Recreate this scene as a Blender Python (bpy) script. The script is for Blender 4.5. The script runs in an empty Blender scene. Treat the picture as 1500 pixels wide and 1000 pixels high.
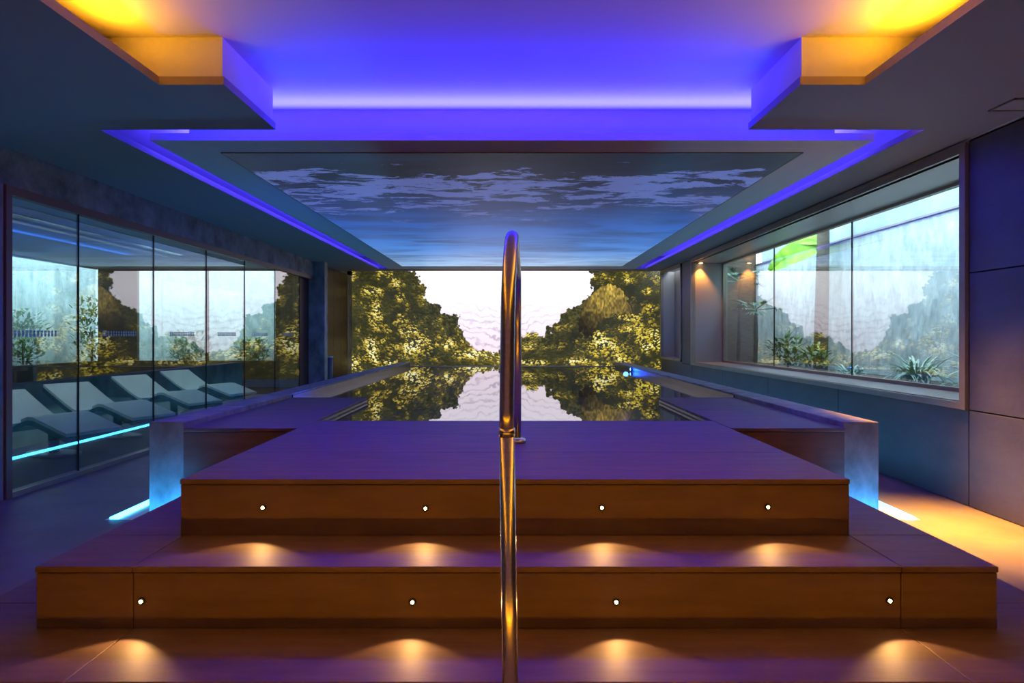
import bpy, bmesh, math, random
import numpy as np
from mathutils import Vector, Matrix

random.seed(4); rng = np.random.default_rng(7)
U = 0.0024                      # one plan unit in metres
EYE = 523 * U                   # eye height above the hall floor
S = bpy.context.scene
COL = S.collection

# ------------------------------------------------------------------ camera
cam = bpy.data.cameras.new('camera'); cam.lens = 24.0; cam.sensor_width = 36.0
cam.shift_y = -9 / 1500; cam.clip_start = 0.02
co = bpy.data.objects.new('camera', cam); COL.objects.link(co)
co.location = (0, 0, EYE); co.rotation_euler = (math.pi / 2, 0, 0)
S.camera = co

# ------------------------------------------------------------------ world, exposure
w = bpy.data.worlds.new('sky'); S.world = w; w.use_nodes = True
bg = w.node_tree.nodes['Background']
bg.inputs[0].default_value = (0.60, 0.79, 1.0, 1); bg.inputs[1].default_value = 9.0
S.view_settings.view_transform = 'Standard'; S.view_settings.look = 'None'
S.view_settings.exposure = 0.0; S.view_settings.gamma = 1.0; S.view_settings.use_curve_mapping = False
try:
    S.cycles.use_denoising = True
    S.cycles.max_bounces = 10; S.cycles.transparent_max_bounces = 24
    S.cycles.caustics_reflective = False; S.cycles.caustics_refractive = False
    S.cycles.sample_clamp_indirect = 6.0
except Exception:
    pass


def lin(r, g, b):
    f = lambda c: (c / 255 / 12.92) if c / 255 <= 0.04045 else ((c / 255 + 0.055) / 1.055) ** 2.4
    return (f(r), f(g), f(b), 1)


def X(v): return v * U
def Z(h): return EYE + h * U     # h: units above the eye


def aim(o, d):
    o.rotation_euler = Vector(d).to_track_quat('-Z', 'Y').to_euler()


def area(name, loc, size, d, col, power, spread=180, rot=None):
    L = bpy.data.lights.new(name, 'AREA'); L.shape = 'RECTANGLE'
    L.size, L.size_y = size; L.color = col; L.energy = power; L.spread = math.radians(spread)
    o = bpy.data.objects.new(name, L); COL.objects.link(o); o.location = loc
    if rot: o.rotation_euler = rot
    else: aim(o, d)
    return o


def basis_rot(long_axis, d):
    """rotation whose local X runs along long_axis and local -Z along d"""
    z = -Vector(d).normalized(); x = Vector(long_axis).normalized(); y = z.cross(x).normalized(); x = y.cross(z)
    return Matrix((x, y, z)).transposed().to_euler()


BLUE = (0.012, 0.012, 1.0); AMBER = (1.0, 0.40, 0.012); CYAN = (0.02, 0.50, 1.0); WARM = (1.0, 0.52, 0.16)
# light coves above the raft: LED runs lying on its ledge, shining up
for sx in (-1, 1):
    area('cove_light_blue', (X(sx * 1078), X(4200), Z(632)), (X(3900), 0.05), 0, (0.05, 0.034, 1.0), 200, 170,
         basis_rot((0, 1, 0), (sx * 0.55, 0, 1)))
area('cove_light_blue', (0, X(2132), Z(632)), (X(2000), 0.05), 0, BLUE, 300, 125, basis_rot((1, 0, 0), (0, -0.75, 1)))
# amber coves behind the lips of the front tray
for sx, p in ((-1, 64), (1, 120)):
    area('cove_light_amber', (X(sx * 905), X(350), Z(632)), (X(2400), 0.05), 0, AMBER, p, 150,
         basis_rot((0, 1, 0), (-sx * 0.5, 0, 1)))
# assumed unseen amber lamp on the hall floor, added to wash the risers
area('assumed_floor_light', (0, 0.25, 0.03), (4.4, 0.05), 0, (1.0, 0.36, 0.0), 9, 120, basis_rot((1, 0, 0), (0, 1, 0.25)))
# added lamp in the right-hand slot, placed to throw the amber floor pool
area('added_slot_light', (X(1160), X(2130), Z(640)), (X(240), 0.10), 0, (1.0, 0.44, 0.05), 46, 36,
     basis_rot((0, 1, 0), (0.04, -0.26, -1)))

# ------------------------------------------------------------------ materials
def nt(name):
    m = bpy.data.materials.new(name); m.use_nodes = True
    return m, m.node_tree.nodes, m.node_tree.links


def surf(name, c1, c2=None, scale=4, rough=0.5, stretch=(1, 1, 1), bump=0.0, bscale=None, metal=0.0, spec=0.5, detail=6, emit=None):
    m, n, l = nt(name); b = n['Principled BSDF']
    b.inputs['Roughness'].default_value = rough; b.inputs['Metallic'].default_value = metal
    b.inputs['Specular IOR Level'].default_value = spec
    b.inputs['Base Color'].default_value = c1
    tc = n.new('ShaderNodeTexCoord'); mp = n.new('ShaderNodeMapping'); mp.inputs['Scale'].default_value = stretch
    l.new(tc.outputs['Object'], mp.inputs[0])
    if c2:
        t = n.new('ShaderNodeTexNoise'); t.inputs['Scale'].default_value = scale; t.inputs['Detail'].default_value = detail
        t.inputs['Roughness'].default_value = 0.62
        l.new(mp.outputs[0], t.inputs['Vector'])
        r = n.new('ShaderNodeValToRGB'); r.color_ramp.elements[0].position = 0.32; r.color_ramp.elements[1].position = 0.70
        r.color_ramp.elements[0].color = c1; r.color_ramp.elements[1].color = c2
        l.new(t.outputs[0], r.inputs[0]); l.new(r.outputs[0], b.inputs['Base Color'])
    if bump:
        t2 = n.new('ShaderNodeTexNoise'); t2.inputs['Scale'].default_value = bscale or scale * 3; t2.inputs['Detail'].default_value = 8
        l.new(mp.outputs[0], t2.inputs['Vector'])
        bp = n.new('ShaderNodeBump'); bp.inputs['Strength'].default_value = bump; bp.inputs['Distance'].default_value = 0.05
        l.new(t2.outputs[0], bp.inputs['Height']); l.new(bp.outputs[0], b.inputs['Normal'])
    if emit:
        b.inputs['Emission Color'].default_value = emit[0]; b.inputs['Emission Strength'].default_value = emit[1]
    return m


def glassy(name, f0, tint, bump=0.0, rough=0.0):
    """clear sheet: see-through, mirror-like towards grazing angles (Schlick)"""
    m, n, l = nt(name)
    for x in list(n):
        if x.type != 'OUTPUT_MATERIAL': n.remove(x)
    out = n['Material Output']
    lw = n.new('ShaderNodeLayerWeight'); lw.inputs['Blend'].default_value = 0.5
    p = n.new('ShaderNodeMath'); p.operation = 'POWER'; p.inputs[1].default_value = 5
    l.new(lw.outputs['Facing'], p.inputs[0])
    ma = n.new('ShaderNodeMath'); ma.operation = 'MULTIPLY_ADD'; ma.inputs[1].default_value = 1 - f0; ma.inputs[2].default_value = f0
    l.new(p.outputs[0], ma.inputs[0])
    tr = n.new('ShaderNodeBsdfTransparent'); tr.inputs[0].default_value = tint
    gl = n.new('ShaderNodeBsdfGlossy'); gl.inputs['Roughness'].default_value = rough; gl.inputs[0].default_value = (1, 1, 1, 1)
    mx = n.new('ShaderNodeMixShader')
    l.new(ma.outputs[0], mx.inputs[0]); l.new(tr.outputs[0], mx.inputs[1]); l.new(gl.outputs[0], mx.inputs[2])
    if bump:
        tc = n.new('ShaderNodeTexCoord'); t = n.new('ShaderNodeTexNoise')
        t.inputs['Scale'].default_value = 2.2; t.inputs['Detail'].default_value = 2
        l.new(tc.outputs['Object'], t.inputs['Vector'])
        bp = n.new('ShaderNodeBump'); bp.inputs['Strength'].default_value = bump; bp.inputs['Distance'].default_value = 0.02
        l.new(t.outputs[0], bp.inputs['Height'])
        for q in (gl, lw): l.new(bp.outputs[0], q.inputs['Normal'])
    l.new(mx.outputs[0], out.inputs[0])
    return m


def glow(name, col, s):
    m, n, l = nt(name); b = n['Principled BSDF']
    b.inputs['Base Color'].default_value = (0.02, 0.02, 0.02, 1)
    b.inputs['Emission Color'].default_value = col; b.inputs['Emission Strength'].default_value = s
    return m


M = {}
M['tile'] = surf('stoneware tile', lin(98, 76, 72), lin(118, 94, 88), 3, 0.58, (1, 6, 6), 0.03, 30)
M['floor'] = surf('stone floor', lin(104, 94, 90), lin(130, 116, 108), 2.0, 0.5, (1, 1, 1), 0.03, 12)
M['concrete'] = surf('cast concrete', lin(96, 92, 92), lin(158, 150, 146), 5, 0.6, (1, 1, .6), 0.12, 14)
M['beam'] = surf('beam concrete', lin(70, 70, 78), lin(132, 130, 140), 4, 0.65, (1, 1, 1), 0.1, 12)
M['plaster'] = surf('painted plaster', lin(205, 200, 196), None, rough=0.8)
M['soffit'] = surf('taupe painted plaster', lin(138, 124, 118), None, rough=0.75)
M['wallslab'] = surf('grey stone slab', lin(60, 58, 64), lin(80, 78, 82), 1.6, 0.5, (1, 1, 2), 0.04, 18)
M['dark'] = surf('joint grout', lin(38, 34, 34), None, rough=0.8)
M['wood'] = surf('dark stained wood', lin(50, 22, 24), lin(74, 34, 34), 3, 0.4, (8, 8, .5), 0.05, 20)
M['rail'] = surf('brown lacquered metal', lin(104, 62, 56), None, rough=0.4)
M['bronze'] = surf('bronze anodised metal', lin(132, 118, 100), lin(156, 140, 120), 2, 0.38, (1, 1, 1), metal=0.35)
M['reveal'] = surf('reveal lining', lin(160, 145, 134), None, rough=0.35)
M['steel'] = surf('polished steel', lin(205, 200, 195), lin(225, 222, 218), 20, 0.26, (1, 1, 8), metal=1.0)
M['black'] = surf('black rubber', lin(20, 20, 22), None, rough=0.6)
M['pooltile'] = surf('pool mosaic', lin(40, 44, 58), lin(58, 62, 78), 6, 0.3, (1, 1, 1))
M['water'] = glassy('pool water', 0.03, (0.42, 0.60, 0.78, 1), 0.012)
M['glass'] = glassy('clear glass', 0.17, (0.88, 0.95, 0.92, 1))
M['cloth'] = surf('pale grey upholstery', lin(222, 224, 224), lin(234, 236, 234), 30, 0.6)
M['shell'] = surf('black lacquer shell', lin(22, 24, 28), None, rough=0.3)
M['bin'] = surf('anthracite metal', lin(66, 68, 74), None, rough=0.4)
M['white'] = surf('white enamel', lin(225, 225, 225), None, rough=0.4)
M['frost'] = surf('frosted dots', lin(150, 150, 160), None, rough=0.6)
M['render'] = surf('rough rendered wall', lin(186, 194, 198), lin(236, 238, 240), 6, 0.9, (1, 1, .5), 0.9, 9)
M['capstone'] = surf('smooth pale coping', lin(150, 166, 182), lin(190, 205, 215), 2, 0.5)
M['soil'] = surf('planting soil', lin(52, 44, 34), lin(90, 80, 58), 8, 0.9, bump=0.5)
M['bark'] = surf('palm bark', lin(70, 58, 48), lin(120, 104, 88), 9, 0.9, (1, 1, 4), 0.5)
M['curtain'] = surf('pale curtain', lin(170, 186, 200), lin(200, 212, 222), 3, 0.8, (14, 14, .2))
for k, a, b_ in (('palm', (36, 84, 62), (92, 150, 118)), ('blade', (96, 140, 120), (200, 222, 205)), ('shrub', (52, 92, 44), (140, 160, 84)), ('banana', (120, 190, 30), (190, 232, 60))):
    M[k] = surf(k + ' leaf', lin(*a), lin(*b_), 5, 0.45)
M['cyan'] = glow('cyan LED', (0.05, 0.50, 1, 1), 13)
M['cyanbright'] = glow('bright cyan LED', (0.02, 0.34, 1, 1), 380)
M['ledlens'] = glow('step light lens', (1, 0.62, 0.25, 1), 40)
M['warmlens'] = glow('downlight lens', (1, 0.66, 0.30, 1), 14)
M['poollens'] = glow('pool light lens', (0.05, 0.22, 1, 1), 14)

# ------------------------------------------------------------------ builders
class MB:
    def __init__(s): s.v = []; s.f = []
    def box(s, x0, x1, y0, y1, z0, z1):
        b = len(s.v)
        s.v += [(x, y, z) for z in (z0, z1) for x, y in ((x0, y0), (x1, y0), (x1, y1), (x0, y1))]
        s.f += [tuple(b + i for i in q) for q in ((3, 2, 1, 0), (4, 5, 6, 7), (0, 1, 5, 4), (1, 2, 6, 5), (2, 3, 7, 6), (3, 0, 4, 7))]
        return s
    def tube(s, pts, r, n=12, close=True):
        pts = [Vector(p) for p in pts]; b = len(s.v); up = Vector((1, 0, 0.001))
        rs = r if isinstance(r, (list, tuple)) else [r] * len(pts)
        for i, p in enumerate(pts):
            t = (pts[min(i + 1, len(pts) - 1)] - pts[max(i - 1, 0)]).normalized()
            a = up - t * up.dot(t)
            if a.length < 1e-3: a = Vector((0, 1, 0)) - t * t.y
            a.normalize(); c = t.cross(a)
            for k in range(n):
                q = p + (a * math.cos(2 * math.pi * k / n) + c * math.sin(2 * math.pi * k / n)) * rs[i]
                s.v.append(tuple(q))
        for i in range(len(pts) - 1):
            for k in range(n):
                s.f.append((b + i * n + k, b + i * n + (k + 1) % n, b + (i + 1) * n + (k + 1) % n, b + (i + 1) * n + k))
        if close:
            s.f.append(tuple(b + k for k in reversed(range(n)))); s.f.append(tuple(b + (len(pts) - 1) * n + k for k in range(n)))
        return s
    def quad(s, a, b, c, d):
        i = len(s.v); s.v += [tuple(a), tuple(b), tuple(c), tuple(d)]; s.f.append((i, i + 1, i + 2, i + 3)); return s
    def mesh(s, name, mat, smooth=False, bevel=0):
        me = bpy.data.meshes.new(name); me.from_pydata(s.v, [], s.f); me.update()
        bm = bmesh.new(); bm.from_mesh(me); bmesh.ops.recalc_face_normals(bm, faces=bm.faces)
        if bevel: bmesh.ops.bevel(bm, geom=list(bm.edges), offset=bevel, segments=2, affect='EDGES', profile=0.5)
        bm.to_mesh(me); bm.free()
        if smooth: me.polygons.foreach_set('use_smooth', [True] * len(me.polygons))
        me.materials.append(M[mat] if isinstance(mat, str) else mat)
        return me
    def build(s, name, mat, parent=None, smooth=False, bevel=0):
        return link(name, s.mesh(name, mat, smooth, bevel), parent)


def link(name, me, parent=None):
    o = bpy.data.objects.new(name, me); COL.objects.link(o)
    if parent is not None:
        o.parent = parent
        o.matrix_parent_inverse = Matrix.Translation(parent.location).inverted()   # parts are written in world coordinates
    return o


def tag(o, label=None, cat=None, group=None, kind=None):
    for k, v in (('label', label), ('category', cat), ('group', group), ('kind', kind)):
        if v: o[k] = v
    return o


def empty(name, loc, label=None, cat=None, group=None, kind=None):
    o = bpy.data.objects.new(name, None); COL.objects.link(o); o.location = loc; o.empty_display_size = 0.1
    return tag(o, label, cat, group, kind)


def ubox(x0, x1, y0, y1, z0, z1):           # plan units; heights relative to the eye
    return (X(x0), X(x1), X(y0), X(y1), Z(z0), Z(z1))


def struct(name, boxes, mat, label=None, parent=None, cat='structure'):
    mb = MB()
    for b in boxes: mb.box(*ubox(*b))
    o = mb.build(name, mat, parent)
    if parent is None: tag(o, label, cat, kind='structure')
    return o


FL = -523                                     # floor, relative to the eye
C0, C1, C2 = 600, 620, 716                    # soffit, top of soffit board, upper ceiling
XL, XR = -1617, 1395                          # glass line and window wall
YB = -1200                                    # wall behind the camera
YM = 6900                                     # mural wall

# ------------------------------------------------------------------ shell
struct('floor', [(-3560, 1660, YB, YM + 60, FL - 40, FL)], 'floor', 'dark stone hall floor around the pool steps', cat='floor')
struct('ceiling', [
    (XL, -846, YB, 1635, C0, C1), (846, XR, YB, 1635, C0, C1),
    (XL, -690, 1635, 1993, C0, C1), (690, XR, 1635, 1993, C0, C1),
    (XL, -1205, 1993, 6190, C0, C1), (1205, XR, 1993, 6190, C0, C1),
    (XL, XR, 6190, 6380, C0, C1), (XL, XR, 6190, 6380, C1, C2)], 'soffit', 'lower taupe plaster ceiling with stepped cove openings', cat='ceiling')
struct('ceiling_bulkheads', [(XL, -696, 1641, 1987, C1, C2), (696, XR, 1641, 1987, C1, C2)], 'plaster', 'white bulkhead blocks between front tray and raft', cat='ceiling')
struct('ceiling_upper', [(XL - 60, XR + 60, YB, YM + 80, C2, C2 + 30)], 'plaster', 'upper plaster ceiling glowing blue and amber above the coves', cat='ceiling')
struct('ceiling_raft', [(-1117, 1117, 2105, 6190, C0 + 1, 623), (-1026, 1026, 2170, 6190, 623, C2)], 'plaster', 'floating plaster raft carrying the ocean print', cat='ceiling')
struct('wall_front', [(XL - 60, XR + 60, YB - 60, YB, FL, C2)], 'plaster', 'plaster wall behind the entrance side', cat='wall')
struct('wall_right_upper', [(XR, XR + 60, YB, 6380, 590, C2)], 'plaster', 'plaster band above the big window', cat='wall')
struct('wall_back', [(-1720, 1600, YM + 14, YM + 70, FL, C2)], 'dark', 'dark wall carrying the mural', cat='wall')
# left wall: concrete beam, end walls, panels
struct('wall_left', [(XL - 60, XL, YB, 2170, FL, 481), (XL - 60, XL, 6700, YM - 6, FL, C2), (XL - 60, XL, YB, YM, 600, C2)], 'concrete', 'concrete wall at the end of the glass partition', cat='wall')
struct('beam', [(XL - 60, XL + 4, YB, 5570, 481, 600)], 'beam', 'long raw concrete beam above the glass partition', cat='beam')
pil = struct('pillar', [(XL - 60, -1529, 5570, 5660, FL, 600)], 'concrete', 'pale concrete pillar between dark wooden panels', cat='pillar')
for i, (a, b) in enumerate(((4872, 5212), (5218, 5566))):
    pass
dw = empty('wall_left_door', (X(XL), X(4870), 0), 'dark stained wooden door leaves beside the concrete pillar', 'door', kind='structure')
for a, b in ((4872, 5214), (5220, 5566)):
    MB().box(*ubox(XL - 70, XL - 40, a, b, FL, 478)).build('door_leaf', 'wood', dw, bevel=0.004)
wl = empty('wall_left_cladding', (X(XL), X(5660), 0), 'dark wooden wall cladding between pillar and mural', 'cladding', kind='structure')
for k in range(4):
    MB().box(*ubox(XL - 30, XL, 5664 + k * 262, 5664 + k * 262 + 258, FL, 598)).build('board', 'wood', wl, bevel=0.003)

# right wall: slabs around the window and the niche
wr = empty('wall_right', (X(XR), 0, 0), 'grey stone slab wall around the big garden window', 'wall', kind='structure')
g = 2
def wslab(y0, y1, z0, z1): MB().box(*ubox(XR, XR + 40, y0 + g, y1 - g, z0 + g, z1 - g)).build('stone_slab', 'wallslab', wr, bevel=0.002)
W0, W1, WZ0, WZ1 = 2085, 5290, -228, 589
for a, b in ((YB, -400), (-400, 450), (450, 1270), (1270, 2085)):
    wslab(a, b, FL, -228); wslab(a, b, -228, 190); wslab(a, b, 190, 598)
for a, b in ((2085, 2920), (2920, 3720), (3720, 4520), (4520, 5290)): wslab(a, b, FL, -228)
wslab(5290, 5610, FL, -228); wslab(5290, 5610, -228, 598); wslab(5610, 6380, FL, -215)
MB().box(*ubox(XR + 30, XR + 44, YB, 6380, FL, -230)).build('backing', 'dark', wr)
MB().box(*ubox(XR + 30, XR + 44, YB, 2083, FL, C2)).build('backing', 'dark', wr)
MB().box(*ubox(XR + 30, XR + 44, 5292, 5608, FL, C2)).build('backing', 'dark', wr)
MB().box(*ubox(XR + 44, XR + 60, 1500, 2083, FL, C2)).build('backing', 'dark', wr)

# big window
w1 = empty('window_1', (X(XR), X(3700), Z(-228)), 'big deep-set bronze window looking onto a planted light well', 'window', kind='structure')
XG = 1640
fr = MB()
for b in ((XR - 12, XR + 20, W0, W1, WZ1 - 28, WZ1), (XR - 12, XR + 20, W0, W1, WZ0, WZ0 + 21),
          (XR - 12, XR + 20, W0, W0 + 27, WZ0 + 21, WZ1 - 28), (XR - 12, XR + 20, W1 - 20, W1, WZ0 + 21, WZ1 - 28)): fr.box(*ubox(*b))
fr.build('surround', 'bronze', w1)
MB().box(*ubox(XR, XG + 30, W0, W1, -221, -207)).build('sill', 'bronze', w1)
MB().box(*ubox(XR, XG + 30, W0, W1, 561, 575)).build('head', 'reveal', w1)
MB().box(*ubox(XR, XG + 30, W1, W1 + 14, -221, 575)).build('jamb', 'reveal', w1)
MB().box(*ubox(XR, XG + 30, W0, W0 + 14, -221, 575)).build('jamb', 'reveal', w1)
gf = MB()
for b in ((XG - 10, XG + 16, W0, W1, -207, -192), (XG - 10, XG + 16, W0, W1, 549, 561), (XG - 10, XG + 16, W1 - 14, W1, -207, 561), (XG - 10, XG + 16, W0 + 14, W0 + 28, -207, 561)):
    gf.box(*ubox(*b))
gf.build('glazing_bar', 'bronze', w1)
ys = [W0 + 28, 2330, 3297, 4276, W1 - 14]
for a, b in zip(ys[:-1], ys[1:]):
    MB().box(*ubox(XG, XG + 4, a + 2, b - 2, -192, 549)).build('pane', 'glass', w1)
for y in ys[1:-1]:
    MB().box(*ubox(XG - 1, XG + 6, y - 2, y + 2, -192, 549)).build('pane_seal', 'black', w1)

# narrow niche window towards the mural
w2 = empty('window_2', (X(XR), X(6000), Z(-215)), 'narrow blind window niche beside the mural', 'window', kind='structure')
n2 = MB()
for b in ((XR - 10, XR + 16, 5610, 6380, 570, 592), (XR - 10, XR + 16, 5610, 6380, -215, -198), (XR - 10, XR + 16, 5610, 5634, -215, 592), (XR - 10, XR + 16, 6360, 6380, -215, 592)): n2.box(*ubox(*b))
n2.build('surround', 'bronze', w2)
MB().box(*ubox(XR + 120, XR + 132, 5610, 6380, -215, 592)).build('blind_panel', 'reveal', w2)
MB().box(*ubox(XR + 16, XR + 120, 6366, 6380, -215, 592)).build('jamb', 'reveal', w2)
MB().box(*ubox(XR + 16, XR + 120, 5610, 6380, -215, -200)).build('sill', 'bronze', w2)
struct('wall_right_end', [(1600, 1640, 6384, YM + 70, FL, C2)], 'dark', 'dark side wall closing the mural recess', cat='wall')
struct('wall_right_return', [(XR + 10, 1600, 6384, 6400, FL, C2)], 'dark', 'short dark return wall behind the niche', cat='wall')

# glass partition on the left
w3 = empty('window_3', (X(XL), X(3500), 0), 'frameless glass partition with dotted safety marks in front of the lounge', 'partition', kind='structure')
pm = MB().box(*ubox(XL - 26, XL + 6, 2190, 5570, 452, 481)); pm.build('head_rail', 'rail', w3)
MB().box(*ubox(XL - 26, XL + 10, 2170, 2196, FL, 481)).build('jamb', 'rail', w3)
MB().box(*ubox(XL - 26, XL + 10, 2196, 4870, FL, FL + 17)).build('floor_rail', 'bronze', w3)
yj = [2196, 2553, 3089, 3620, 4140, 4672, 5205]
for i, (a, b) in enumerate(zip(yj[:-1], yj[1:])):
    p = MB().box(*ubox(XL - 8, XL - 4, a + 1.5, b - 1.5, FL + 17, 454)).build('pane', 'glass', w3)
    d = MB(); c = (a + b) / 2 if i else 2305
    for k in range(14):
        y = c - 120 + k * 18
        for z0, z1 in ((9, 17), (-4, 7)):
            d.box(*ubox(XL - 4, XL - 3, y, y + 10, z0, z1))
    d.build('safety_marks', 'frost', p)
    MB().box(*ubox(XL - 10, XL - 2, b - 1.5, b + 1.5, FL + 17, 454)).build('pane_seal', 'black', w3)

# ------------------------------------------------------------------ lounge behind the glass
LX = -3487; LY = 5750
struct('ceiling_lounge', [(LX - 30, XL - 60, YB, LY + 60, 590, 610), (LX - 30, -2500, YB, 5300, 565, 590), (LX - 30, XL - 60, 5300, LY + 60, 565, 590)], 'plaster', 'stepped lounge ceiling seen through the glass', cat='ceiling')
struct('wall_lounge_front', [(LX - 60, XL - 60, 1100, 1140, FL, 610)], 'plaster', 'lounge end wall', cat='wall')
struct('wall_lounge_left', [(LX - 40, LX, 1100, LY + 20, FL, -215), (LX - 40, LX, 1100, LY + 20, 556, 600), (LX - 40, LX, 1100, 2600, -215, 556)], 'wallslab', 'low lounge wall under the side window', cat='wall')
struct('wall_lounge_back', [(LX, XL - 60, LY, LY + 40, FL, -213), (LX, XL - 60, LY, LY + 40, 545, 600), (LX, -3160, LY, LY + 40, -213, 545), (-1985, XL - 60, LY, LY + 40, -213, 545)], 'wood', 'dark lounge back wall around its window', cat='wall')
w4 = empty('window_4', (X(LX), X(4200), Z(-215)), 'lounge side window towards a planted court', 'window', kind='structure')
for a, b in ((2600, 3650), (3650, 4700), (4700, LY)):
    MB().box(*ubox(LX - 22, LX - 18, a + 3, b - 3, -215, 556)).build('pane', 'glass', w4)
    MB().box(*ubox(LX - 26, LX - 8, a - 5, a + 5, -215, 556)).build('mullion', 'black', w4)
w5 = empty('window_5', (X(-2500), X(LY), Z(-213)), 'lounge back window towards a pale court wall', 'window', kind='structure')
for a, b in ((-3160, -2570), (-2570, -1985)):
    MB().box(*ubox(a + 3, b - 3, LY + 18, LY + 22, -213, 545)).build('pane', 'glass', w5)
MB().box(*ubox(-2576, -2564, LY + 10, LY + 28, -213, 545)).build('mullion', 'black', w5)
area('lounge_cove_light', (X(-2700), X(3300), Z(540)), (X(3000), 0.06), 0, (0.03, 0.16, 1.0), 7, 170, basis_rot((0, 1, 0), (0.5, 0, 1)))  # assumed unseen source of the blue light on the lounge ceiling

struct('floor_lounge', [(LX, XL - 62, 1140, LY, FL, FL + 2)], 'black', 'near-black lounge floor behind the glass', cat='floor')
area('lounge_fill_light', (X(-2450), X(3800), Z(585)), (X(2400), 0.25), 0, (0.72, 0.92, 1.0), 20, 76, basis_rot((0, 1, 0), (0.15, 0, -1)))  # fill light added to lift the loungers off the dark floor
# courts outside the windows
struct('wall_court_left', [(LX - 560, LX - 520, 1100, 6700, FL, 1100)], 'render', 'rough pale court wall outside the lounge', cat='wall')
struct('wall_court_back', [(LX - 560, XL - 60, 6660, 6700, FL, 1100)], 'render', 'rough pale court wall behind the lounge', cat='wall')
struct('ground_court', [(LX - 560, LX - 40, 1100, 6700, FL - 40, -300), (LX - 40, XL - 60, LY + 40, 6700, FL - 40, -300)], 'soil', 'planted court ground outside the lounge', cat='ground')
struct('wall_garden', [(2145, 2200, 1500, 6100, FL, 616)], 'render', 'rough rendered garden wall outside the big window', cat='wall')
struct('wall_garden_upper', [(2230, 2280, 1500, 6100, 600, 1200)], 'capstone', 'smooth pale upper wall set back above the garden wall', cat='wall')
struct('trim_1', [(2130, 2240, 1500, 6100, 612, 622)], 'bronze', 'thin metal coping along the garden wall', cat='coping')
struct('wall_garden_end', [(1656, 2145, 6000, 6040, FL, 800), (1656, 2145, 1500, 1540, FL, 800)], 'bark', 'dark end wall of the garden light well', cat='wall')
struct('ground_garden', [(1656, 2145, 1500, 6040, FL - 40, -230)], 'soil', 'planted soil bed in the garden light well', cat='ground')

# ------------------------------------------------------------------ mural (flat backlit print)
def vnoise(h, w_, cell, seed):
    r = np.random.default_rng(seed); gy, gx = int(h / cell) + 3, int(w_ / cell) + 3
    t = r.random((gy, gx)); y = np.arange(h) / cell; x = np.arange(w_) / cell
    iy = y.astype(int); ix = x.astype(int); fy = (y - iy)[:, None]; fx = (x - ix)[None]
    fy = fy * fy * (3 - 2 * fy); fx = fx * fx * (3 - 2 * fx)
    a = t[iy][:, ix]; b = t[iy][:, ix + 1]; c = t[iy + 1][:, ix]; d = t[iy + 1][:, ix + 1]
    return (a * (1 - fx) + b * fx) * (1 - fy) + (c * (1 - fx) + d * fx) * fy


def fbm(h, w_, cell, seed, oct_=4):
    o = 0; a = 1; s = 0
    for k in range(oct_): o = o + a * vnoise(h, w_, max(cell / 2 ** k, 1.0), seed + k); s += a; a *= 0.55
    return o / s


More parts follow.
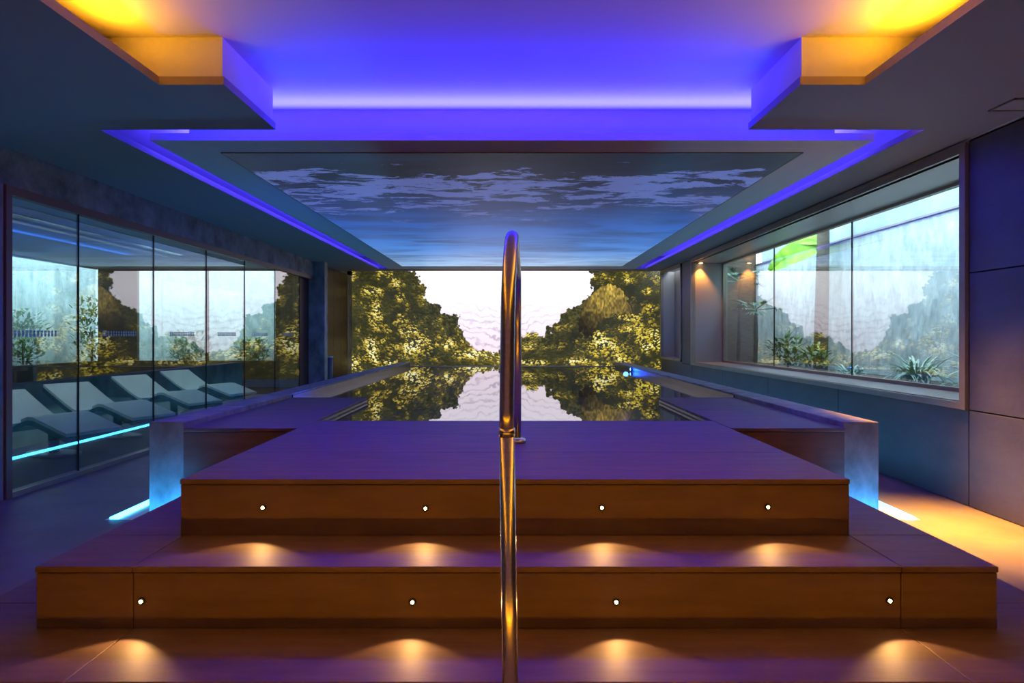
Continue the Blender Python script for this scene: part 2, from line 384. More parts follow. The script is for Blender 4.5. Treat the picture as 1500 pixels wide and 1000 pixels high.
def make_mural():
    px0, px1, py0, py1 = 496, 976, 372, 556          # print layout grid
    k = 1.75; Wd = int((px1 - px0) * k); Hd = int((py1 - py0) * k)
    yy, xx = np.mgrid[0:Hd, 0:Wd]; PX = px0 + xx / k; PY = py0 + yy / k
    # pale water
    img = np.zeros((Hd, Wd, 3)); st = fbm(Hd, Wd, 26, 11, 5); st2 = vnoise(Hd * 1, Wd, 9, 5)
    t = np.clip((PY - 430) / 80, 0, 1)[..., None]
    img[:] = np.array([253, 243, 254]) * (1 - t) + np.array([232, 216, 226]) * t
    wav = np.sin((PY + 14 * st + 0.22 * np.abs(PX - 735)) * 0.62 + 5 * st)
    img -= (np.clip(wav, 0, 1) ** 2 * 36 * np.clip((PY - 425) / 50, 0, 1) * (0.4 + st2))[..., None] * np.array([1, 1.05, 0.8])
    outl = [(496, 372), (598, 372), (603, 398), (607, 409), (620, 422), (626, 435), (636, 445), (644, 448), (646, 458), (659, 461), (674, 463),
            (676, 489), (681, 500), (696, 507), (709, 515), (722, 517), (731, 510), (745, 503), (760, 494), (774, 487), (785, 489), (797, 497),
            (804, 479), (818, 474), (829, 455), (847, 445), (855, 442), (863, 428), (872, 419), (865, 403), (869, 372), (976, 372)]
    ox = np.array([p[0] for p in outl], float); oy = np.array([p[1] for p in outl], float)
    # outline as height per column (left part falls, right part rises)
    cols = px0 + np.arange(Wd) / k; top = np.full(Wd, 600.0)
    for (xa, ya), (xb, yb) in zip(outl[:-1], outl[1:]):
        lo, hi = min(xa, xb), max(xa, xb)
        m = (cols >= lo - .3) & (cols <= hi + .3)
        if hi - lo < .5: continue
        top[m] = np.minimum(top[m], ya + (cols[m] - xa) / (xb - xa) * (yb - ya))
    top += (vnoise(4, Wd, 5, 3)[1] - .5) * 6
    wc = np.clip(xx + ((fbm(Hd, Wd, 14, 91, 4) - .5) * 26 * k).astype(int), 0, Wd - 1); tw = top[wc]
    solid = PY > tw
    haze = np.clip((PY - tw) / 40, 0, 1)
    dk = fbm(Hd, Wd, 30, 21, 5)
    base = np.stack([30 + 58 * dk, 34 + 52 * dk, 24 + 22 * dk], -1)
    base = base + (1 - haze[..., None]) * np.array([34, 30, 12])
    img = np.where(solid[..., None], base, img)
    # where the reef catches the light: (x, y, rx, ry, strength)
    G = [(515, 405, 8, 9, .8), (543, 428, 17, 10, .75), (549, 460, 9, 34, .8), (556, 405, 5, 12, .6), (578, 414, 14, 14, .7), (585, 432, 8, 12, .5),
         (588, 470, 12, 11, .75), (547, 512, 16, 24, .95), (571, 530, 13, 6, 1.2), (605, 508, 26, 24, .9), (600, 488, 18, 8, .9), (655, 505, 24, 10, .85), (700, 517, 30, 11, .9),
         (518, 536, 12, 14, 1.0), (640, 470, 28, 18, .3), (615, 440, 15, 20, .3), (735, 528, 18, 8, .8), (560, 500, 24, 30, .35),
         (776, 490, 22, 5, .8), (780, 508, 26, 6, .55), (775, 531, 30, 3, 1.0), (822, 478, 20, 10, .5), (815, 500, 16, 14, .3), (848, 530, 18, 6, .8),
         (882, 505, 22, 16, 1.1), (905, 520, 24, 14, .9), (920, 465, 20, 7, .95), (950, 500, 18, 16, 1.25), (948, 470, 14, 14, .6), (925, 485, 24, 12, .7),
         (922, 412, 10, 7, .8), (905, 410, 22, 14, .45), (950, 428, 7, 7, .8), (960, 410, 10, 20, .4), (880, 405, 14, 10, .45), (955, 450, 16, 8, .6), (965, 535, 9, 7, .9), (885, 535, 12, 6, .9)]
    lightm = np.zeros((Hd, Wd))
    for (gx, gy, rx, ry, s) in G:
        lightm = np.maximum(lightm, s * np.exp(-(((PX - gx) / rx) ** 2 + ((PY - gy) / ry) ** 2) * 0.8))
    lightm = lightm * (0.35 + 1.3 * fbm(Hd, Wd, 22, 33, 3)) + (fbm(Hd, Wd, 16, 31, 4) - .52) * 1.3
    # brain coral dome
    poly = [(846, 468), (853, 448), (860, 437), (872, 426), (883, 419), (896, 416), (906, 421), (914, 430), (922, 444), (930, 459), (915, 459), (899, 460), (884, 466), (873, 476), (870, 490), (858, 494), (848, 484)]
    wx = PX + (vnoise(Hd, Wd, 6, 81) - .5) * 6; wy = PY + (vnoise(Hd, Wd, 6, 82) - .5) * 6
    dome = np.zeros((Hd, Wd), bool)
    for (xa, ya), (xb, yb) in zip(poly, poly[1:] + poly[:1]):
        if ya != yb: dome ^= ((ya > wy) != (yb > wy)) & (wx < (xb - xa) * (wy - ya) / (yb - ya) + xa)
    # lumps, painted from the back (top) to the front (bottom)
    n = 15000
    bx = rng.uniform(px0, px1, n); by = np.sort(rng.uniform(py0, py1, n)); br = rng.uniform(0.7, 1.9, n) * (1 + 0.7 * (rng.random(n) > .93))
    hue = rng.random(n)
    for i in range(n):
        cx, cy, r = (bx[i] - px0) * k, (by[i] - py0) * k, br[i] * k
        ci, cj = int(cx), int(cy)
        if not (0 <= ci < Wd and 0 <= cj < Hd) or not solid[cj, ci] or dome[cj, ci]: continue
        Lm = lightm[cj, ci]
        x0, x1, y0, y1 = max(0, int(cx - r)), min(Wd, int(cx + r) + 2), max(0, int(cy - r)), min(Hd, int(cy + r) + 2)
        dx = (xx[y0:y1, x0:x1] - cx) / r; dy = (yy[y0:y1, x0:x1] - cy) / r; q = dx * dx + dy * dy
        m = q < 1
        sh = np.clip(0.5 - 0.62 * dy + 0.16 * (dx if bx[i] < 735 else -dx), 0, 1)     # lit from above
        v = np.clip(0.05 + 0.5 * dk[cj, ci] * sh * .5 + sh * 1.15 * max(Lm - .06, 0), 0, 1.15)
        stops = np.array([0, .25, .5, .75, 1.15]); warm = 1.0 if bx[i] > 860 else .82
        R = np.interp(v, stops, [24, 78, 166, 238, 255]); Gc = np.interp(v, stops, [28, 72, 142, 212, 252]); B = np.interp(v, stops, [18, 30, 40 + 18 * hue[i], (56 if warm == 1 else 96), 205])
        patch = img[y0:y1, x0:x1]
        patch[m] = np.stack([R, Gc, B], -1)[m]
    dsh = np.clip(1.1 - ((PX - 890) / 75) ** 2 - 0.75 * np.clip((PY - 420) / 70, 0, 1), 0.25, 1)
    stria = 0.62 + 0.75 * vnoise(Hd, Wd * 2, 6, 71)[:, ::2] * (0.5 + 0.9 * vnoise(Hd, Wd, 12, 72))
    dc = np.stack([172 * dsh * stria, 146 * dsh * stria, 64 * dsh * stria], -1)
    img = np.where(dome[..., None], dc, img)
    img = np.clip(img, 0, 255) / 255
    L_ = np.where(img <= .04045, img / 12.92, ((img + .055) / 1.055) ** 2.4)
    L_ = np.where((solid | dome)[..., None], L_ / 1.15, L_)
    # grid mesh on the wall
    vx = (PX - 749.5) * (YM / 1000) * U; vz = EYE + (491 - PY) * (YM / 1000) * U
    vz = np.minimum(vz, Z(C2 - 2))
    V = np.stack([vx, np.full_like(vx, X(YM)), vz], -1).reshape(-1, 3)
    idx = np.arange(Hd * Wd).reshape(Hd, Wd)
    F = np.stack([idx[:-1, :-1], idx[1:, :-1], idx[1:, 1:], idx[:-1, 1:]], -1).reshape(-1, 4)
    me = bpy.data.meshes.new('mural'); me.vertices.add(len(V)); me.vertices.foreach_set('co', V.ravel())
    me.loops.add(F.size); me.loops.foreach_set('vertex_index', F.ravel().astype(np.int32))
    me.polygons.add(len(F)); me.polygons.foreach_set('loop_start', np.arange(0, F.size, 4, dtype=np.int32))
    me.update(calc_edges=True)
    ca = me.color_attributes.new('print', 'FLOAT_COLOR', 'POINT')
    ca.data.foreach_set('color', np.concatenate([L_.reshape(-1, 3), np.ones((Hd * Wd, 1))], 1).astype(np.float32).ravel())
    m, nn, l = nt('backlit print'); b = nn['Principled BSDF']; at = nn.new('ShaderNodeVertexColor'); at.layer_name = 'print'
    b.inputs['Base Color'].default_value = (0.02, 0.02, 0.02, 1); b.inputs['Roughness'].default_value = 0.4
    l.new(at.outputs[0], b.inputs['Emission Color']); b.inputs['Emission Strength'].default_value = 1.25
    me.materials.append(m)
    return me, vz.min()


mm, mz = make_mural()
mu = empty('mural', (0, X(YM), 0), 'backlit wall mural of a yellow coral reef under pale water', 'mural')
link('print', mm, mu)
MB().box(X(-1670), X(1598), X(YM + 2), X(YM + 13), 0, Z(C2)).build('light_box', 'white', mu)

# ------------------------------------------------------------------ ocean print on the raft
def ocean_mat():
    m, n, l = nt('ocean print'); b = n['Principled BSDF']
    b.inputs['Roughness'].default_value = 0.4; b.inputs['Specular IOR Level'].default_value = 0.15
    tc = n.new('ShaderNodeTexCoord'); sp = n.new('ShaderNodeSeparateXYZ'); l.new(tc.outputs['Object'], sp.inputs[0])
    def noise(sc, stretch, det=8, ro=.62, dist=0.6):
        mp = n.new('ShaderNodeMapping'); mp.inputs['Scale'].default_value = stretch; l.new(tc.outputs['Object'], mp.inputs[0])
        t = n.new('ShaderNodeTexNoise'); t.inputs['Scale'].default_value = sc; t.inputs['Detail'].default_value = det; t.inputs['Roughness'].default_value = ro
        t.inputs['Distortion'].default_value = dist; l.new(mp.outputs[0], t.inputs['Vector']); return t.outputs[0]
    def mrange(src, a, b_, c=0., d=1.):
        q = n.new('ShaderNodeMapRange'); q.inputs[1].default_value = a; q.inputs[2].default_value = b_; q.inputs[3].default_value = c; q.inputs[4].default_value = d
        l.new(src, q.inputs[0]); return q.outputs[0]
    def math_(op, a, b_):
        q = n.new('ShaderNodeMath'); q.operation = op
        for i, v in enumerate((a, b_)):
            if isinstance(v, (int, float)): q.inputs[i].default_value = v
            else: l.new(v, q.inputs[i])
        return q.outputs[0]
    def mix(f, a, b_):
        q = n.new('ShaderNodeMix'); q.data_type = 'RGBA'; l.new(f, q.inputs[0])
        for i, v in ((6, a), (7, b_)):
            if isinstance(v, tuple): q.inputs[i].default_value = v
            else: l.new(v, q.inputs[i])
        return q.outputs[2]
    y = sp.outputs['Y']                                # metres from the raft's near edge
    r = n.new('ShaderNodeValToRGB'); e = r.color_ramp.elements
    e[0].position = 0; e[0].color = lin(34, 38, 50); e[1].position = 1; e[1].color = lin(150, 190, 226)
    for p, c in ((.10, (36, 40, 56)), (.26, (48, 66, 112)), (.42, (52, 96, 172)), (.68, (76, 134, 210))):
        x_ = e.new(p); x_.color = lin(*c)
    l.new(mrange(y, 0, 8.8), r.inputs[0])
    streak = noise(.9, (.5, 1.5, 1), 9, .66, .7)
    c1 = mix(mrange(streak, .45, .62, 0, .55), r.outputs[0], lin(44, 52, 78))
    # foam-bright patches of the surface, crisp edges, mostly in the near half
    pn = noise(1.7, (.7, 1.5, 1), 15, .74, .35)
    win = math_('MULTIPLY', mrange(y, .0, .8), mrange(y, 4.4, 1.7))
    th = math_('ADD', pn, mrange(win, 0, 1, -.18, .03))
    c2 = mix(mrange(th, .515, .525, 0, .8), c1, lin(92, 106, 170))
    l.new(c2, b.inputs['Emission Color']); b.inputs['Emission Strength'].default_value = 0.95     # translucent sheet lit from the plenum behind
    l.new(c2, b.inputs['Base Color'])
    return m


op = empty('ceiling_print', (0, X(2247), Z(C0)), 'glossy ceiling print of a rippling dark blue sea surface', 'print')
pr = MB().box(X(-952), X(952), 0, X(5910 - 2247), -0.004, 0.002).mesh('print', ocean_mat())
q = bpy.data.objects.new('print', pr); COL.objects.link(q); q.parent = op
tr = MB()
for b in ((-957, -952, 2242, 5915), (952, 957, 2242, 5915), (-957, 957, 2242, 2247), (-957, 957, 5910, 5915)): tr.box(X(b[0]), X(b[1]), X(b[2]), X(b[3]), Z(C0) - .006, Z(C0) + .002)
tr.build('edge_trim', 'bronze', op)

# ------------------------------------------------------------------ steps and pool
st = empty('entry_steps', (0, X(2700), 0), 'dark stoneware steps rising to the pool deck', 'steps')
pool = empty('swimming_pool', (0, X(3700), 0), 'raised swimming pool with broad pale concrete rim', 'pool')
def slab(name, x0, x1, y0, y1, z0, z1, bev=0.004, mat='tile', st=st):
    return MB().box(*ubox(x0 + .4, x1 - .4, y0 + .4, y1 - .4, z0, z1)).build(name, mat, st, bevel=bev)
T0, T1, DK = -431, -339, -243
TK = 9
# lowest tread
for a, b in ((-850, -557), (-557, 572), (572, 864)):
    slab('tread_slab', a, b, 848, 1100, T0 - TK, T0); slab('riser_slab', a, b, 852, 858, FL, T0 - TK - 1)
slab('core', -846, 860, 860, 1786, FL, T0 - TK - .5, 0, 'dark')
for a, b in ((-850, -700), (714, 864)): slab('tread_slab', a, b, 1100, 1786, T0 - TK, T0)
# second tread
for a, b in ((-700, -557), (-557, 572), (572, 714)):
    slab('tread_slab', a, b, 1000, 1160, T1 - TK, T1); slab('riser_slab', a, b, 1003, 1010, T0, T1 - TK - 1)
slab('core', -696, 710, 1012, 1786, T0, T1 - TK - .5, 0, 'tile')
for a, b in ((-700, -562), (572, 714)): slab('tread_slab', a, b, 1160, 1786, T1 - TK, T1)
# deck
slab('riser_slab', -562, 572, 1156, 1163, T1, DK - TK - 1)
for y0, y1 in ((1153, 1420), (1420, 1680), (1680, 1946)): slab('deck_slab', -562, 572, y0, y1, DK - TK, DK)
slab('core', -558, 568, 1166, 1946, T1 - 8, DK - TK - .5, 0, 'tile')
for a, b in ((-862, -562), (572, 874)):
    for y0, y1 in ((1788, 2230), (2230, 2674)): slab('deck_slab', a, b, y0, y1, DK - TK, DK, st=pool)
    slab('riser_slab', a, b, 1791, 1798, FL, DK - TK - 1, st=pool)
    slab('core', a + 3, b - 3, 1799, 2671, FL, DK - TK - .5, 0, 'pooltile', st=pool)
slab('core', -558, 568, 1930, 1943, FL, DK - TK - .5, 0, 'pooltile')

RI, RO, RZ, PE = 862, 955, -228, 5720
wz = DK - 20                                  # water level
for s_, off in ((-1, 0), (1, 10)):
    xa, xb = sorted((s_ * (RI + off), s_ * (RO + off)))
    MB().box(*ubox(xa, xb, 1795, PE + 90, FL, RZ)).build('pool_wall', 'concrete', pool, bevel=0.006)
    xi = s_ * (RI + off)
    MB().box(*ubox(min(xi, xi - s_ * 4), max(xi, xi - s_ * 4), 2675, PE, FL + 8, RZ - 6)).build('tile_lining', 'pooltile', pool)
MB().box(*ubox(-RI, RI + 10, PE, PE + 90, FL, wz + 3)).build('overflow_weir', 'concrete', pool, bevel=0.006)
MB().box(*ubox(-RI, RI + 10, PE - 4, PE, FL + 8, wz + 2)).build('tile_lining', 'pooltile', pool)
MB().box(*ubox(-RI, RI + 10, 1946, PE, FL + 2, FL + 8)).build('pool_floor', 'pooltile', pool)
wo = MB().quad((X(-RI + 4), X(2675), Z(wz)), (X(RI + 6), X(2675), Z(wz)), (X(RI + 6), X(PE - 4), Z(wz)), (X(-RI + 4), X(PE - 4), Z(wz)))
wo.quad((X(-561), X(1947), Z(wz)), (X(571), X(1947), Z(wz)), (X(571), X(2675), Z(wz)), (X(-561), X(2675), Z(wz)))
tag(wo.build('pool_water', 'water'), 'still reflective water filling the pool', 'water', kind='stuff')

# underwater lamps near the far wall
def pool_lamp(x, y, z, d, label, power):
    r = empty('pool_lamp', (X(x), X(y), Z(z)), label, 'lamp')
    dv = Vector(d).normalized(); c = Vector((X(x), X(y), Z(z)))
    MB().tube([c, c + dv * 0.02], 0.032, 20).build('bezel', 'steel', r, True)
    MB().tube([c + dv * 0.018, c + dv * 0.026], 0.022, 20).build('lens', 'poollens', r, True)
    L = bpy.data.lights.new('pool_lamp_light', 'POINT'); L.energy = power; L.color = (0.01, 0.09, 1); L.shadow_soft_size = 0.04
    o = bpy.data.objects.new('pool_lamp_light', L); COL.objects.link(o); o.location = c + dv * 0.10; 
    o.parent = r; o.matrix_parent_inverse = Matrix.Translation(r.location).inverted()
pool_lamp(RI + 5.4, 4950, wz + 17, (-1, 0, 0), 'blue lamp set in the pool wall nearest the big window', 3)
area('assumed_pool_light', (X(-715), X(2690), Z(wz - 60)), (0.4, 0.12), (-0.5, 1, 0.15), (0.01, 0.09, 1), 40)  # assumed unseen light behind the deck arm, added to turn the water side blue

# cyan LED channel along the foot of the pool
def channel(sx, off, label):
    r = empty('floor_led_channel', (X(sx * 1100), X(1941), 0), label, 'light', 'cyan floor light channels')
    xo = sx * (1146 + off)
    a, b = sorted((xo, xo - sx * 26))
    MB().box(X(a), X(b), X(1945), X(PE + 330), 0.001, 0.012).build('led_tube', 'cyan', r)
    a, b = sorted((xo + sx * 8, sx * (RO + off)))
    MB().box(X(a), X(b), X(1935), X(PE + 340), 0.0, 0.001).build('tray', 'white', r)
    a, b = sorted((sx * 858 + (sx > 0) * 14, sx * 958 + (sx > 0) * 14))
    MB().box(X(a), X(b), X(1752), X(1768), 0.002, 0.016).build('led_tube', 'cyanbright', r)  # assumed hidden tube, added to light the front of the pool wall
channel(-1, 0, 'glowing cyan floor light along the pool wall facing the glass partition')
channel(1, 4, 'glowing cyan floor light along the pool wall facing the big window')

# ------------------------------------------------------------------ step lights
def step_light(px, py, yk, label, row):
    x = (px - 749.5) * yk / 1000; z = 491 - py
    z = z * yk / 1000; c = Vector((X(x), X(yk) - 0.001, Z(z)))
    r = empty('step_light', tuple(c), label, 'step light', row)
    y = Vector((0, -1, 0))
    MB().tube([c, c + y * 0.004], 0.013, 20).build('bezel', 'black', r, True)
    MB().tube([c + y * 0.004, c + y * 0.007], 0.006, 16).build('lens', 'ledlens', r, True)
    L = bpy.data.lights.new('step_light_beam', 'SPOT'); L.energy = 4.0; L.color = (1, .50, .15); L.spot_size = math.radians(98); L.spot_blend = 0.35; L.shadow_soft_size = 0.008
    o = bpy.data.objects.new('step_light_beam', L); COL.objects.link(o); o.location = c + y * 0.012
    aim(o, (0, -1, -0.14)); o.parent = r; o.matrix_parent_inverse = Matrix.Translation(r.location).inverted()
for i, (px, py) in enumerate(((385, 743), (623, 744), (881, 743), (1124, 742))):
    step_light(px, py, 1156, ['recessed step light in the upper riser, first from the glass partition', 'recessed step light in the upper riser, second from the glass partition',
                              'recessed step light in the upper riser, second from the window wall', 'recessed step light in the upper riser, first from the window wall'][i], 'lights in the upper riser')
for i, (px, py) in enumerate(((207, 880), (604, 881), (902, 881), (1302, 879))):
    step_light(px, py, 1003, ['recessed step light in the lower riser, first from the glass partition', 'recessed step light in the lower riser, second from the glass partition',
                              'recessed step light in the lower riser, second from the window wall', 'recessed step light in the lower riser, first from the window wall'][i], 'lights in the lower riser')

# ------------------------------------------------------------------ handrail
hr = empty('handrail', (0, 1.8, 0.22), 'polished steel hoop handrail rising over the steps', 'handrail')
def arc(cy, cz, r, a0, a1, n=10):
    return [(cy + r * math.cos(math.radians(a0 + (a1 - a0) * i / n)), cz + r * math.sin(math.radians(a0 + (a1 - a0) * i / n))) for i in range(n + 1)]
yz = [(1.84, 0.98)] + [(1.84, 1.05)] + arc(2.14, 1.27, 0.29, 180, 90) + arc(3.42, 1.27, 0.29, 90, 0) + [(3.71, 0.70)]
N = len(yz)
def xr(y): return -0.014 + 0.044 * max(0, (y - 1.84) / 1.87) ** 0.55
MB().tube([(xr(y), y, z) for y, z in yz], 0.020, 20).build('hoop', 'steel', hr, True)
MB().tube([(0.0, 1.80, 0.0), (-0.014, 1.84, 1.0)], 0.021, 20).build('post', 'steel', hr, True)
MB().tube([(-0.014, 1.84, 0.985), (-0.014, 1.84, 1.005)], 0.0225, 20).build('collar', 'steel', hr, True)
MB().tube([(xr(3.71), 3.71, Z(DK)), (xr(3.71), 3.71, Z(DK) + 0.022)], 0.045, 24).build('foot_flange', 'steel', hr, True)

# ------------------------------------------------------------------ loungers
prof = [(0, .25), (.10, .275), (.30, .335), (.50, .39), (.58, .392), (.68, .36), (.80, .31), (.92, .295), (1.02, .315), (1.20, .40), (1.40, .51), (1.56, .60)]
def ribbon(z_off, th, hw, s0=0, s1=99, inset=0.0):
    pts = [p for p in prof if s0 <= p[0] <= s1]; mb = MB(); n = len(pts)
    for (s, z) in pts:
        for w_, zz in ((-hw, z + z_off), (hw, z + z_off), (hw, z + z_off - th), (-hw, z + z_off - th)): mb.v.append((-s, w_, zz))
    for i in range(n - 1):
        for k in range(4): mb.f.append((i * 4 + k, i * 4 + (k + 1) % 4, i * 4 + 4 + (k + 1) % 4, i * 4 + 4 + k))
    mb.f += [(3, 2, 1, 0), tuple((n - 1) * 4 + k for k in range(4))]
    return mb
lm = {'shell': ribbon(0, .05, .31).mesh('shell', 'shell'), 'leg_cushion': ribbon(.035, .034, .30, 0, .75).mesh('leg_cushion', 'cloth'), 'back_cushion': ribbon(.035, .034, .30, .85, 9).mesh('back_cushion', 'cloth')}
bs = MB()
for k in range(2):
    pass
ring = 20
for z_, sc in ((0, 1.0), (.02, 1.0), (.025, .9)):
    bs.v += [(-.62 + .34 * sc * math.cos(2 * math.pi * i / ring), .19 * sc * math.sin(2 * math.pi * i / ring), z_) for i in range(ring)]
for j in range(2):
    bs.f += [(j * ring + i, j * ring + (i + 1) % ring, (j + 1) * ring + (i + 1) % ring, (j + 1) * ring + i) for i in range(ring)]
bs.f += [tuple(reversed(range(ring))), tuple(range(2 * ring, 3 * ring))]
lm['base_plate'] = bs.mesh('base_plate', 'white')
lm['stem'] = MB().tube([(-.62, 0, .02), (-.64, 0, .33)], .05, 14).mesh('stem', 'shell', True)
names = ['grey wave lounger nearest the entrance end of the glass partition', 'grey wave lounger second from the entrance end of the glass partition',
         'grey wave lounger second from the lounge back window', 'grey wave lounger nearest the lounge back window']
for (x, y, a), nm in zip(((-1770, 2900, -22), (-1800, 3440, -22), (-1850, 4130, -22), (-1870, 4760, -22)), names):
    r = empty('lounger', (X(x), X(y), 0.006), nm, 'lounger', 'wave loungers behind the glass'); r.rotation_euler.z = math.radians(a)
    for k, me in lm.items():
        o = bpy.data.objects.new(k, me); COL.objects.link(o); o.parent = r

# ------------------------------------------------------------------ litter bin
bn = empty('litter_bin', (X(-1560), X(5800), 0), 'slim grey cylindrical bin with pale lid by the wooden cladding', 'bin')
c = Vector((X(-1556), X(5800), 0))
MB().tube([c, c + Vector((0, 0, Z(-186)))], 0.085, 24).build('body', 'bin', bn, True)
MB().tube([c + Vector((0, 0, Z(-186))), c + Vector((0, 0, Z(-180)))], 0.09, 24).build('lid', 'white', bn, True)

# ------------------------------------------------------------------ window downlights, ceiling hatch
def downlight(x, y, z, label, power):
    c = Vector((X(x), X(y), Z(z))); r = empty('downlight', tuple(c), label, 'downlight', 'window reveal downlights')
    MB().tube([c, c - Vector((0, 0, .012))], .045, 20).build('bezel', 'bronze', r, True)
    MB().tube([c - Vector((0, 0, .010)), c - Vector((0, 0, .016))], .034, 20).build('lens', 'warmlens', r, True)
    L = bpy.data.lights.new('downlight_beam', 'SPOT'); L.energy = power; L.color = (1, .45, .08); L.spot_size = math.radians(80); L.spot_blend = .6; L.shadow_soft_size = .02
    o = bpy.data.objects.new('downlight_beam', L); COL.objects.link(o); o.location = c - Vector((0, 0, .03)); aim(o, (0, 0, -1))
    o.parent = r; o.matrix_parent_inverse = Matrix.Translation(r.location).inverted()
downlight(1455, 5258, 561, 'small warm downlight in the window head beside the mural end', 60)
downlight(1425, 2140, 561, 'small warm downlight in the window head at the entrance end', 26)
ch = empty('ceiling_hatch', (X(1325), X(1790), Z(C0)), 'square recessed hatch in the ceiling above the window wall', 'hatch')
hb = MB()
for b in ((1270, 1390, 1725, 1731), (1270, 1390, 1815, 1821), (1270, 1276, 1725, 1821), (1384, 1390, 1725, 1821)): hb.box(*ubox(b[0], b[1], b[2], b[3], C0 - 4, C0))
hb.build('frame', 'bronze', ch); MB().box(*ubox(1277, 1383, 1732, 1814, C0 - 2, C0)).build('cover', 'reveal', ch)

# ------------------------------------------------------------------ plants
def leaf_strip(mb, base, d, length, width, droop, n=6, fold=0.0):
    """tapered arching blade"""
    d = Vector(d).normalized(); side = d.cross(Vector((0, 0, 1)))
    if side.length < .05: side = Vector((1, 0, 0))
    side.normalize(); p = Vector(base); b = len(mb.v)
    for i in range(n + 1):
        t = i / n; wd = width * (math.sin(math.pi * min(1, .12 + t * .88)) ** .7 if t < 1 else 0.02)
        mb.v += [tuple(p - side * wd / 2), tuple(p + side * wd / 2)]
        p = p + d * (length / n); d = (d + Vector((0, 0, -droop / n))).normalized()
    for i in range(n): mb.f.append((b + 2 * i, b + 2 * i + 1, b + 2 * i + 3, b + 2 * i + 2))
def grass(loc, n, ln, label):
    mb = MB(); loc = Vector(loc)
    for i in range(n):
        a = random.uniform(0, 6.283); e = random.uniform(.7, 2.4)
        leaf_strip(mb, loc + Vector((random.gauss(0, .05), random.gauss(0, .05), 0)), (math.cos(a), math.sin(a), e), ln * random.uniform(.6, 1.1), .022, random.uniform(1.2, 2.4))
    r = empty('strap_leaf_plant', tuple(loc), label, 'plant', 'strap-leaved plants in the garden bed'); tag(mb.build('leaves', 'blade', r), kind='stuff')
def fan_palm(loc, hgt, n, label, lean=0.0):
    loc = Vector(loc); r = empty('fan_palm', tuple(loc), label, 'palm')
    top = loc + Vector((0, lean, hgt)); MB().tube([loc, (loc + top) / 2 + Vector((.02, .02, 0)), top], .035, 10).build('trunk', 'bark', r, True)
    for i in range(n):
        a = 6.283 * i / n + random.uniform(-.2, .2); e = random.uniform(-.2, .9); d = Vector((math.cos(a), math.sin(a), e)).normalized()
        L = random.uniform(.22, .38); tip = top + d * L; mb = MB(); mb.tube([top, tip], .006, 5)
        sd = d.cross(Vector((0, 0, 1))).normalized(); upv = sd.cross(d)
        for k in range(13):
            f = (k - 6) / 6 * 1.75; dd = d * math.cos(f) + sd * math.sin(f) + upv * .1
            leaf_strip(mb, tip, dd, random.uniform(.24, .32), .028, .7, 4)
        mb.build('frond', 'palm', r)
def shrub(loc, rx, rz, n, label, mat='shrub', group=None):
    mb = MB(); loc = Vector(loc)
    for i in range(n):
        v = Vector((random.gauss(0, 1), random.gauss(0, 1), random.gauss(0, 1))).normalized() * random.uniform(.4, 1)
        p = loc + Vector((v.x * rx, v.y * rx, rz + v.z * rz))
        leaf_strip(mb, p, (v.x + random.uniform(-.5, .5), v.y + random.uniform(-.5, .5), random.uniform(-.2, .8)), random.uniform(.08, .17), .045, .8, 3)
    r = empty('shrub', tuple(loc), label, 'shrub', group); tag(mb.build('foliage', mat, r), kind='stuff')
    MB().tube([loc, loc + Vector((0, 0, rz))], .02, 8).build('stem', 'bark', r)
gz = Z(-230)
for i, (x, y, n, l_) in enumerate(((1885, 2640, 200, .66), (1890, 3190, 160, .58), (1800, 3620, 90, .36))):
    grass((X(x), X(y), gz), n, l_, ['large pale strap-leaved plant at the entrance end of the garden bed', 'medium strap-leaved plant against the garden wall', 'small strap-leaved plant close to the window glass'][i])
fan_palm((X(1840), X(5560), gz), 1.60, 11, 'tall fan palm by the dark end wall of the light well', -.1)
fan_palm((X(1800), X(5050), gz), 1.0, 9, 'short fan palm in front of the tall palm')
shrub((X(1900), X(4700), gz), .34, .30, 260, 'low dense green shrub in the middle of the garden bed')
shrub((X(1840), X(4150), gz), .26, .20, 200, 'small rounded shrub beside the window mullion')
bt = empty('banana_tree', (X(1950), X(4750), gz), 'banana tree with broad bright green leaf and pale trunk', 'tree')
MB().tube([(X(2010), X(4450), gz), (X(2015), X(4440), gz + 1.0), (X(2025), X(4440), gz + 2.3)], [.11, .10, .09], 14).build('trunk', 'bark', bt, True)
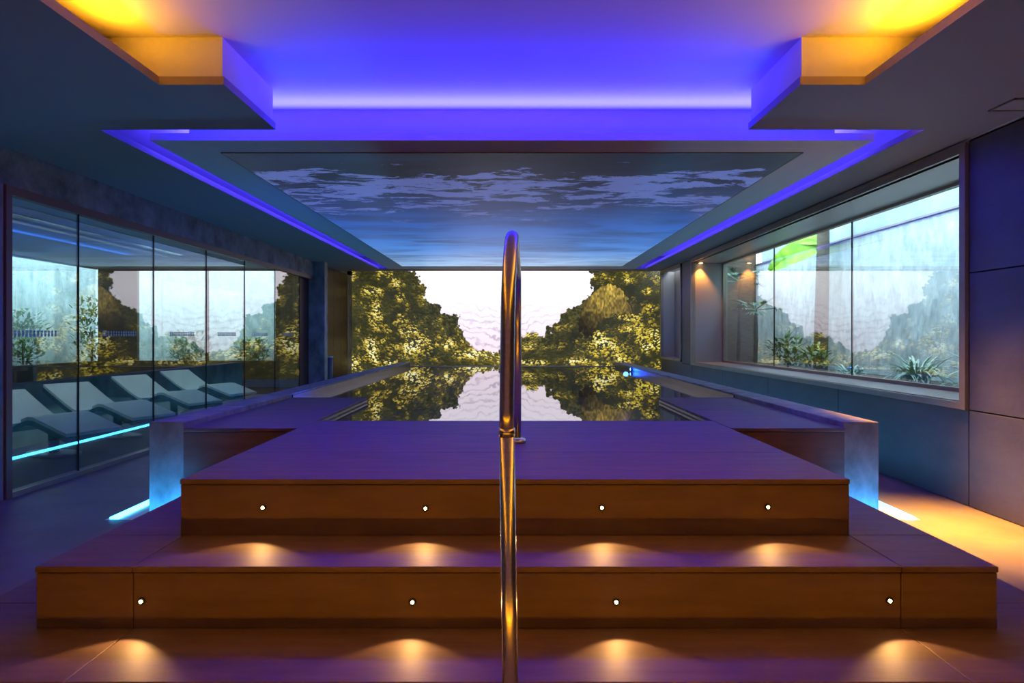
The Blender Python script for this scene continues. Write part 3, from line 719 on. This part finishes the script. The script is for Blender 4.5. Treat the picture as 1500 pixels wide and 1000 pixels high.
def broad(base, d, L, wd, droop):
    mb = MB(); n = 14; d = Vector(d).normalized(); nrm = Vector((-.75, -.55, .35)).normalized(); p = Vector(base); rows = []
    for i in range(n + 1):
        t = i / n; side = d.cross(nrm).normalized(); wdt = wd * math.sin(math.pi * min(.985, .06 + .94 * t)) ** .6
        up = side.cross(d).normalized()
        for k in (-1, -.5, 0, .5, 1): mb.v.append(tuple(p + side * wdt * k * .5 + up * (abs(k) * .05 + .008 * (i % 2))))
        p = p + d * (L / n); d = (d + Vector((0, 0, -droop / n))).normalized()
    for i in range(n):
        for k in range(4): mb.f.append((i * 5 + k, i * 5 + k + 1, i * 5 + 6 + k, i * 5 + 5 + k))
    return mb
broad((X(2020), X(4440), gz + 1.9), (-.5, .75, .1), 1.0, .42, .9).build('leaf', 'banana', bt)
broad((X(2020), X(4440), gz + 2.0), (-.25, .9, .5), 1.0, .36, .6).build('leaf', 'banana', bt)
broad((X(2020), X(4440), gz + 2.2), (-.2, -.9, .6), .9, .3, .8).build('leaf', 'banana', bt)
cz = Z(-300)
for i, (x, y, rx, rz) in enumerate(((-3750, 4500, .40, .75), (-3760, 5250, .44, .62), (-3720, 6050, .46, .80), (-3000, 6340, .5, .42), (-2440, 6370, .48, .34), (-2010, 6370, .42, .78))):
    shrub((X(x), X(y), cz), rx, rz, 620, ['tall leafy shrub beyond the lounge side window', 'rounded leafy shrub beyond the lounge side window', 'large leafy shrub in the court corner',
          'spreading shrub behind the lounge back window', 'low shrub behind the back window mullion', 'upright shrub at the pillar end of the back court'][i], group='shrubs in the lounge court')

# ------------------------------------------------------------------ made-up housings of the added and assumed linear lamps
def housing(name, label, x0, x1, y0, y1, z0, z1):
    r = empty(name, ((x0 + x1) / 2, (y0 + y1) / 2, z0), label, 'lamp')
    MB().box(x0, x1, y0, y1, z0, z1).build('housing', 'steel', r, bevel=0.002)
housing('assumed_floor_housing', 'assumed unseen linear amber floor lamp in front of the pool steps, washing the risers', -2.2, 2.2, 0.19, 0.235, 0.0, 0.06)  # body made up for the assumed floor lamp, out of view
housing('lounge_fill_housing', 'added linear fill lamp under the lounge ceiling, brightening the loungers', X(-2502), X(-2398), X(2600), X(5000), Z(586), Z(589.5))  # body made up for the added lounge fill light
housing('added_slot_housing', 'added unseen linear lamp in the ceiling slot, washing the window side floor', X(1135), X(1185), X(2010), X(2250), Z(676), Z(690))  # body made up for the added slot light, out of sight
